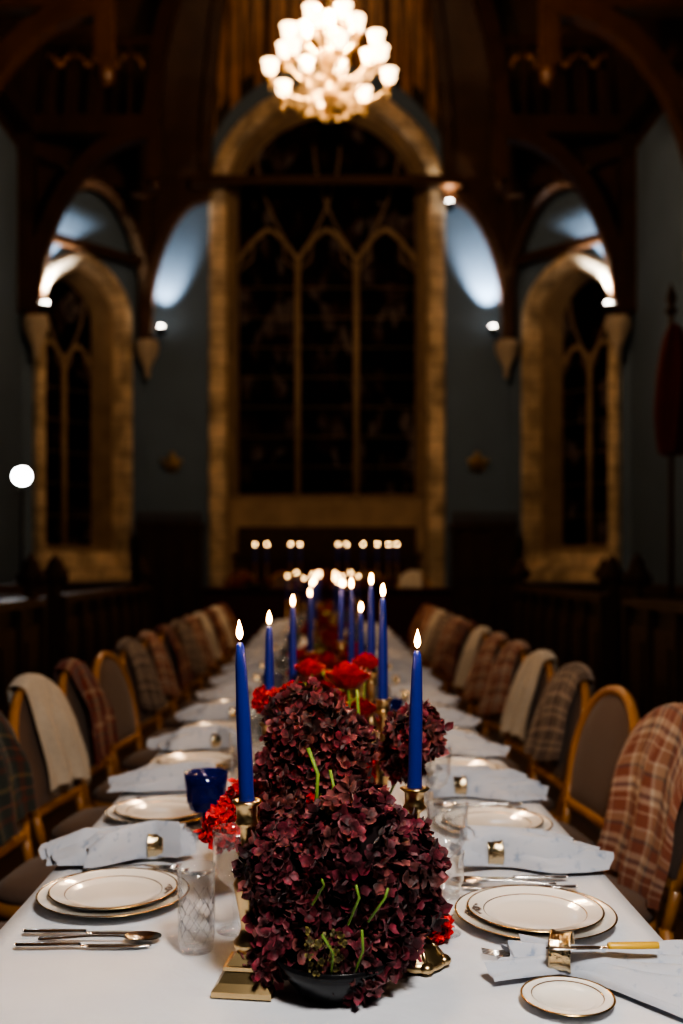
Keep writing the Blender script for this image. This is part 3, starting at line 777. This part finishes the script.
# ------------------------------------------------------------ flowers
def floret(mb,c,nrm,r,col,rng,ruff=.3,npet=4,edge=1.8):
    q=nrm.to_track_quat('Z','Y').to_matrix().to_4x4()
    X=Matrix.Translation(c)@q@Matrix.Rotation(rng.random()*6.28,4,'Z')
    vs=[];fs=[];cs=[]
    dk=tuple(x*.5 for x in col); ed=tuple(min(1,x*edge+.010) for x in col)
    for k in range(npet):
        a=k*2*PI/npet+rng.uniform(-.15,.15); ca,sa=math.cos(a),math.sin(a)
        L=r*rng.uniform(.8,1.2); W=r*rng.uniform(.75,1.05); cup=rng.uniform(-.35,.7)*ruff*r*2
        tw=rng.uniform(-.3,.3)*r
        o=len(vs)
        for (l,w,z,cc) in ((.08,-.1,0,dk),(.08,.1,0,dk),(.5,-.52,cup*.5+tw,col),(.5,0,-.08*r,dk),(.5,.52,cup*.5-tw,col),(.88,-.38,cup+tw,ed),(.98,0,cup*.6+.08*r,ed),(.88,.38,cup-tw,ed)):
            x=l*L; y=w*W; vs.append((x*ca-y*sa,x*sa+y*ca,z)); cs.append(cc)
        fs+=[(o,o+1,o+3),(o,o+3,o+2),(o+1,o+4,o+3),(o+2,o+3,o+6,o+5),(o+3,o+4,o+7,o+6)]
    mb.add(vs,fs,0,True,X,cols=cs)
def head(mb,c,r,n,fr,cols,rng,squash=1.0,inner=.72,jit=.20,tilt=.75):
    c=Vector(c); mb.ball(c,(r*inner,r*inner,r*inner*squash),12,1)
    for i in range(n):
        z=1-2*(i+.5)/n; a=i*2.39996+rng.uniform(-.3,.3); s=math.sqrt(max(0,1-z*z))
        nn=Vector((s*math.cos(a),s*math.sin(a),z)); 
        lump=1+.22*noise.noise(nn*3.0+c*9)
        rad=r*lump*rng.uniform(1-jit,1.05); p=c+Vector((nn.x*rad,nn.y*rad,nn.z*rad*squash))
        t=(nn+Vector((rng.uniform(-tilt,tilt),rng.uniform(-tilt,tilt),rng.uniform(-tilt,tilt)))).normalized()
        b=rng.choice(cols); k=rng.uniform(.5,1.3)
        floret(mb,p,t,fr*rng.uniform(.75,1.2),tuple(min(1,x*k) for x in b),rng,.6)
BUR=[(.115,.010,.022),(.080,.007,.014),(.15,.022,.034),(.20,.058,.064),(.045,.004,.009),(.13,.012,.022),(.16,.045,.042)]
RED=[(.55,.008,.012),(.38,.004,.008),(.65,.015,.015)]
def carn(mb,c,r,rng,cols=RED,n=70): head(mb,c,r,n,r*.42,cols,rng,.85)
def rose(mb,c,r,rng,col=(.5,.006,.012)):
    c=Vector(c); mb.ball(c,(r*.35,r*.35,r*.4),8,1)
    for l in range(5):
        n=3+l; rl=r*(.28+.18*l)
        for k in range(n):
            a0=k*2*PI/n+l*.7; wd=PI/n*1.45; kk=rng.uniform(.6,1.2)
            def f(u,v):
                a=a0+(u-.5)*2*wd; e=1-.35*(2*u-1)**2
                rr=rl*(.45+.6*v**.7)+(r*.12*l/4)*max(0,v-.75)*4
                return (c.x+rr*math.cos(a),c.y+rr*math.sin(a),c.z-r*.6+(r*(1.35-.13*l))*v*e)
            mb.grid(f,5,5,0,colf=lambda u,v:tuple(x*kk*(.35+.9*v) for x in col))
def stem(mb,a,b,r=.0028):
    a=Vector(a);b=Vector(b); m=(a+b)/2+Vector((.01,0,.01)); mb.tube([a,m,b],r,6,2)
def leaf(mb,c,ang,L,rng,col=2):
    ca,sa=math.cos(ang),math.sin(ang)
    def f(u,v):
        w=.32*L*math.sin(PI*min(1,u*.97+.03))**.8; s=(v-.5)*2
        x=u*L; y=s*w; return (c[0]+x*ca-y*sa,c[1]+x*sa+y*ca,c[2]+.3*L*math.sin(u*2.2)+.1*L*abs(s))
    mb.grid(f,8,4,col)
rng=random.Random(3)
mb=MB(['petal','shade_core','stem','bowl'])
zb=zt
FR=.0172
for (x,y,d,r,n) in ((354,842,1.50,.080,230),(282,868,1.51,.060,150),(402,862,1.54,.060,150),(356,958,1.47,.050,110),(284,930,1.50,.046,105),(386,938,1.51,.048,110),(318,905,1.50,.050,110),(372,902,1.50,.054,120),(422,905,1.58,.030,55),(270,962,1.49,.024,36)):
    p=px(x,y,d); head(mb,p,r,n,FR,BUR,rng)
for (a,b) in (((348,925,1.39),(356,885,1.385)),((368,922,1.40),(388,888,1.40)),((330,985,1.42),(322,935,1.38)),((350,985,1.42),(362,930,1.40)),((312,905,1.42),(322,880,1.40))):
    stem(mb,px(*a),px(*b),.0020)
for k in range(26):
    p=px(rng.uniform(306,345),rng.uniform(930,972),1.40+rng.uniform(0,.02)); b=rng.uniform(.5,1.1)
    floret(mb,p,Vector((rng.uniform(-.5,.5),-1,rng.uniform(-.3,.6))).normalized(),.006,(.14*b,.11*b,.03*b),rng,.6)
mb.lathe([(0,0),(.05,0),(.055,.004),(.085,.04),(.095,.06),(.09,.06),(.08,.042),(0,.02)],28,(.01,1.50,zb),3)
place(mb.mesh('hydrangea_arrangement'),'hydrangea_arrangement')
mb=MB(['petal','shade_core','stem','bowl'])
for (x,y,d,r,n) in ((310,728,1.88,.080,220),(288,768,1.86,.050,115),(340,772,1.86,.046,105),(284,806,1.84,.036,80),(352,742,1.95,.042,90)):
    head(mb,px(x,y,d),r,n,FR,BUR,rng)
for (x,y,d,r) in ((226,828,1.86,.038),(247,798,1.92,.034),(268,700,2.25,.03),(240,815,2.05,.04),(282,833,1.9,.04),(430,925,1.70,.030)):
    carn(mb,px(x,y,d),r,rng,RED,120)
stem(mb,px(316,812,1.72),px(308,748,1.74),.0036); stem(mb,px(326,815,1.74),px(330,770,1.76),.003); stem(mb,px(430,925,1.70),px(400,960,1.66)); stem(mb,px(226,826,1.86),(-.1,1.85,zb+.03)); stem(mb,px(247,795,1.92),(-.08,1.85,zb+.03))
for c in ((-.02,1.85,zb),): mb.lathe([(0,0),(.05,0),(.055,.004),(.08,.04),(.09,.07),(.085,.07),(0,.03)],28,c,3)
stem(mb,px(315,728,1.86),(-.02,1.85,zb+.03)); stem(mb,px(350,740,1.95),(0,1.85,zb+.03)); stem(mb,px(268,700,2.25),(-.03,1.9,zb+.03))
place(mb.mesh('hydrangea_arrangement'),'hydrangea_arrangement')
mb=MB(['petal','shade_core','stem','bowl'])
for (x,y,d,r,n) in ((416,732,1.98,.050,130),(403,757,2.02,.04,100),(350,800,2.05,.06,110)):
    head(mb,px(x,y,d),r,n,FR,BUR,rng)
for (x,y,d,r) in ((294,692,2.45,.038),(348,676,2.4,.048),(328,704,2.4,.04),(362,708,2.5,.035),(310,668,2.7,.036),(367,662,2.75,.036)):
    rose(mb,px(x,y,d),r,rng); stem(mb,px(x,y,d),(.04,2.25,zb+.05))
stem(mb,px(357,690,2.2),px(352,770,2.1),.0036); stem(mb,px(416,728,1.98),(.08,2.15,zb+.03))
for k in range(10): carn(mb,(rng.uniform(-.12,.1),rng.uniform(2.3,2.7),zb+rng.uniform(.08,.2)),.04,rng,RED,60)
mb.lathe([(0,0),(.05,0),(.055,.004),(.08,.04),(.09,.07),(.085,.07),(0,.03)],28,(.05,2.22,zb),3)
place(mb.mesh('rose_arrangement'),'rose_arrangement')
RED2=[(.24,.004,.007),(.16,.003,.005),(.32,.007,.009)]
def generic(seed):
    rg=random.Random(seed); mb=MB(['petal','shade_core','stem','bowl'])
    for k in range(8):
        p=(rg.uniform(-.10,.10),rg.uniform(-.26,.26),rg.uniform(.08,.22))
        mb_c=BUR if k%3!=0 else RED2; head(mb,p,rg.uniform(.045,.06),70,.018,mb_c,rg); stem(mb,p,(p[0]*.4,p[1]*.3,.03))
    for k in range(10):
        p=(rg.uniform(-.12,.12),rg.uniform(-.28,.28),rg.uniform(.16,.31)); rose(mb,p,.04,rg,(.34,.004,.008)); stem(mb,p,(p[0]*.4,p[1]*.3,.03))
    for k in range(12):
        p=(rg.uniform(-.10,.10),rg.uniform(-.25,.25),rg.uniform(.08,.24)); leaf(mb,p,rg.random()*6.28,.08,rg)
    mb.lathe([(0,0),(.06,0),(.065,.004),(.09,.05),(.1,.08),(.095,.08),(0,.03)],24,(0,0,0),3)
    return mb.mesh('rose_arrangement')
gens=[generic(11),generic(12),generic(13)]
y=3.05;i=0
while y<10.4:
    place(gens[i%3],'rose_arrangement',(R.uniform(-.02,.02),y,zb),(0,0,PI*(i%2)),(1,1,R.uniform(.8,1.0))); y+=.66 if y<5 else .85; i+=1

# ------------------------------------------------------------ chairs
def bw(z):
    if z<.74: return .19+.045*math.sin((z-.5)/.24*PI/2)
    return .235*math.sqrt(max(0,1-((z-.74)/.235)**2))
def by(z): return -.22-.11*(max(0,z-.46)/.5)**1.2
mb=MB(['honey','taupe'])
pts=[]
zs=[.53,.6,.67,.74,.80,.85,.89,.92,.945,.962,.972]
for z in zs: pts.append((-bw(z),by(z),z))
pts.append((0,by(.975),.975))
for z in reversed(zs): pts.append((bw(z),by(z),z))
mb.tube(pts,.019,8,0,closed=True,flat=1.0)
for dy,sgn in ((.018,1),(-.018,-1)):
    def f(u,v):
        z=.545+(.965-.545)*u; s=(v-.5)*2; w=max(.0,bw(z)-.012); e=(1-s**4)*(1-(2*u-1)**6)
        return (s*w,by(z)+dy*e,z)
    mb.grid(f,18,12,1)
def seat(z0,z1,g,mi,dome=0):
    n=32; out=[]
    for k in range(n):
        a=2*PI*k/n; c,s=math.cos(a),math.sin(a)
        X=(abs(c)**.5)*(1 if c>0 else -1); Y=(abs(s)**.5)*(1 if s>0 else -1)
        w=.215+.03*Y; out.append(((w+g)*X,(.225+g)*Y+.01))
    vs=[(x,y,z0) for x,y in out]+[(x,y,z1) for x,y in out]+[(x*.85,y*.85,z1+dome*.7) for x,y in out]+[(x*.4,y*.4,z1+dome) for x,y in out]+[(0,0,z1+dome)]
    fs=[]
    for b in range(3):
        for k in range(n): fs.append((b*n+k,b*n+(k+1)%n,(b+1)*n+(k+1)%n,(b+1)*n+k))
    for k in range(n): fs.append((3*n+k,3*n+(k+1)%n,4*n))
    fs.append(tuple(reversed(range(n))))
    mb.add(vs,fs,mi,True)
seat(.38,.43,0,0); seat(.43,.455,-.004,1,.035)
for sg in(-1,1):
    mb.tube([(sg*.21,.2,.40),(sg*.215,.215,.2),(sg*.20,.21,0)],[.022,.018,.012],8,0)
    mb.tube([(sg*.18,-.2,.42),(sg*.185,-.23,.2),(sg*.2,-.29,0)],[.02,.018,.013],8,0)
    mb.tube([(sg*.18,-.2,.40),(sg*.185,-.215,.47),(sg*.192,by(.54),.55)],.018,8,0)
CH=mb.mesh('dining_chair')
def throw(mat,seed,x0=-.2,x1=.2,fz=.58,bz=.6):
    rg=random.Random(seed); ph=rg.random()*6; mb=MB([mat])
    def f(u,v):
        x=x0+(x1-x0)*u
        xx=max(-.225,min(.225,x)); zt_=.74+.235*math.sqrt(1-(xx/.235)**2)+.022
        if abs(x)>.225: zt_-=(abs(x)-.225)*2
        Lf=zt_-fz+.03*math.sin(u*3+ph); Lb=zt_-bz; tot=Lf+Lb+.07; s=v*tot
        if s<Lf: z=zt_-(Lf-s); off=.036; 
        elif s<Lf+.07:
            a=(s-Lf)/.07*PI; z=zt_+.018*math.sin(a); off=.036*math.cos(a)
        else: z=zt_-(s-Lf-.07); off=-.036
        fl=max(0,min(1,(zt_-z)/.15))
        rip=.015*math.sin(u*15+ph)*fl+.008*math.sin(u*31+z*9)*fl
        return (x+.014*math.sin(z*16+ph)*fl, by(max(.5,z))+off+rip+ (0.016*fl if off>0 else -.016*fl), z)
    mb.grid(f,30,60,0,uvf=lambda u,v:(u*(x1-x0),v*.85))
    for k in range(40):
        u=(k+.5)/40
        for v in (0,1):
            p=Vector(f(u,v)); mb.add([p+Vector((-.002,0,0)),p+Vector((.002,0,0)),p+Vector((rg.uniform(-.006,.006),0,-.03))],[(0,1,2)],0,True,uv=[(u*(x1-x0),v*.85)]*3)
    return mb.mesh('throw_blanket')
T={'R':throw('tartan1',1,-.215,.22,.50,.62),'r':throw('tartan1',6,-.13,.235,.60,.60),'g':throw('tartan2',2,-.15,.235,.62),'d':throw('tartan3',3,-.20,.235,.60),'c':throw('tartan4',4,-.12,.235,.60),'w':throw('wool',5,-.12,.235,.58)}
nm={'R':'tartan_throw','r':'tartan_throw','g':'tartan_throw','d':'tartan_throw','c':'tartan_throw','w':'wool_throw'}
def chair(x,y,face,kind,r=0):
    rz=(-PI/2 if face<0 else PI/2)+r
    place(CH,'dining_chair',(x,y,0),(0,0,rz),(1,1,.975))
    if kind: place(T[kind],nm[kind],(x,y,0),(0,0,rz),(-1 if face<0 else 1,1,.975))
LK=[None,None,'d','w','c',None,'g','r','c','g','r','w','c','w','c']
for i,k in enumerate(LK): 
    y=1.80+.615*i
    if y<11: chair(-.765,y,-1,k,R.uniform(-.05,.05)-.12)
RK=[None,None,'R',None,'g','w','r','r','w','c','r','g','w','r','c']
for i,k in enumerate(RK): 
    y=1.62+.615*i
    if y<11: chair(.69,y,1,k,R.uniform(-.04,.04)+.14)

# ------------------------------------------------------------ head table on the dais
mb=MB(['redcloth','cloth'])
mb.box((0,13.9,.30+.375),(3.4,.7,.75),0); mb.box((0,13.9,1.055),(3.45,.78,.01),0)
place(mb.mesh('head_table'),'head_table')
b1=stick_round(.36)
for xpx in (255,267,291,300,338,347,363,377,389,397):
    x=(xpx-327)*.0139
    s=place(b1,'brass_candlestick',(x,13.9+R.uniform(-.1,.1),1.062)); c=place(cache[('c',.24)],'taper_candle',(0,0,.36),(0,0,0),(1.9,1.9,1.0),s)
for x in (-1.0,-.2,.7): place(gens[0],'rose_arrangement',(x,13.75,1.062),(0,0,PI/2),(1,1,.5))
for x,k in ((-1.3,'c'),(-.65,None),(0,'c'),(.65,None),(1.3,'w')):
    place(CH,'dining_chair',(x,14.75,.302),(0,0,PI)); 
    if k: place(T[k],nm[k],(x,14.75,.302),(0,0,PI))
lamp('candle_light','POINT',(0,13.9,1.9),4,(1,.55,.22),.2)

# ------------------------------------------------------------ light
lamp('event_key_light','AREA',(0.45,0.3,2.75),37,(1.0,.95,.885),.4,(0,2.0,.75))
lamp('added_overhead_fill','AREA',(0,5.0,6.5),20,(1.0,.70,.48),1.0,(0,5.0,0))  # added warm fill above the table and chairs, no fixture hangs there
w=bpy.data.worlds.new('world'); scene.world=w; w.use_nodes=True
w.node_tree.nodes['Background'].inputs[0].default_value=(.02,.025,.035,1); w.node_tree.nodes['Background'].inputs[1].default_value=.3
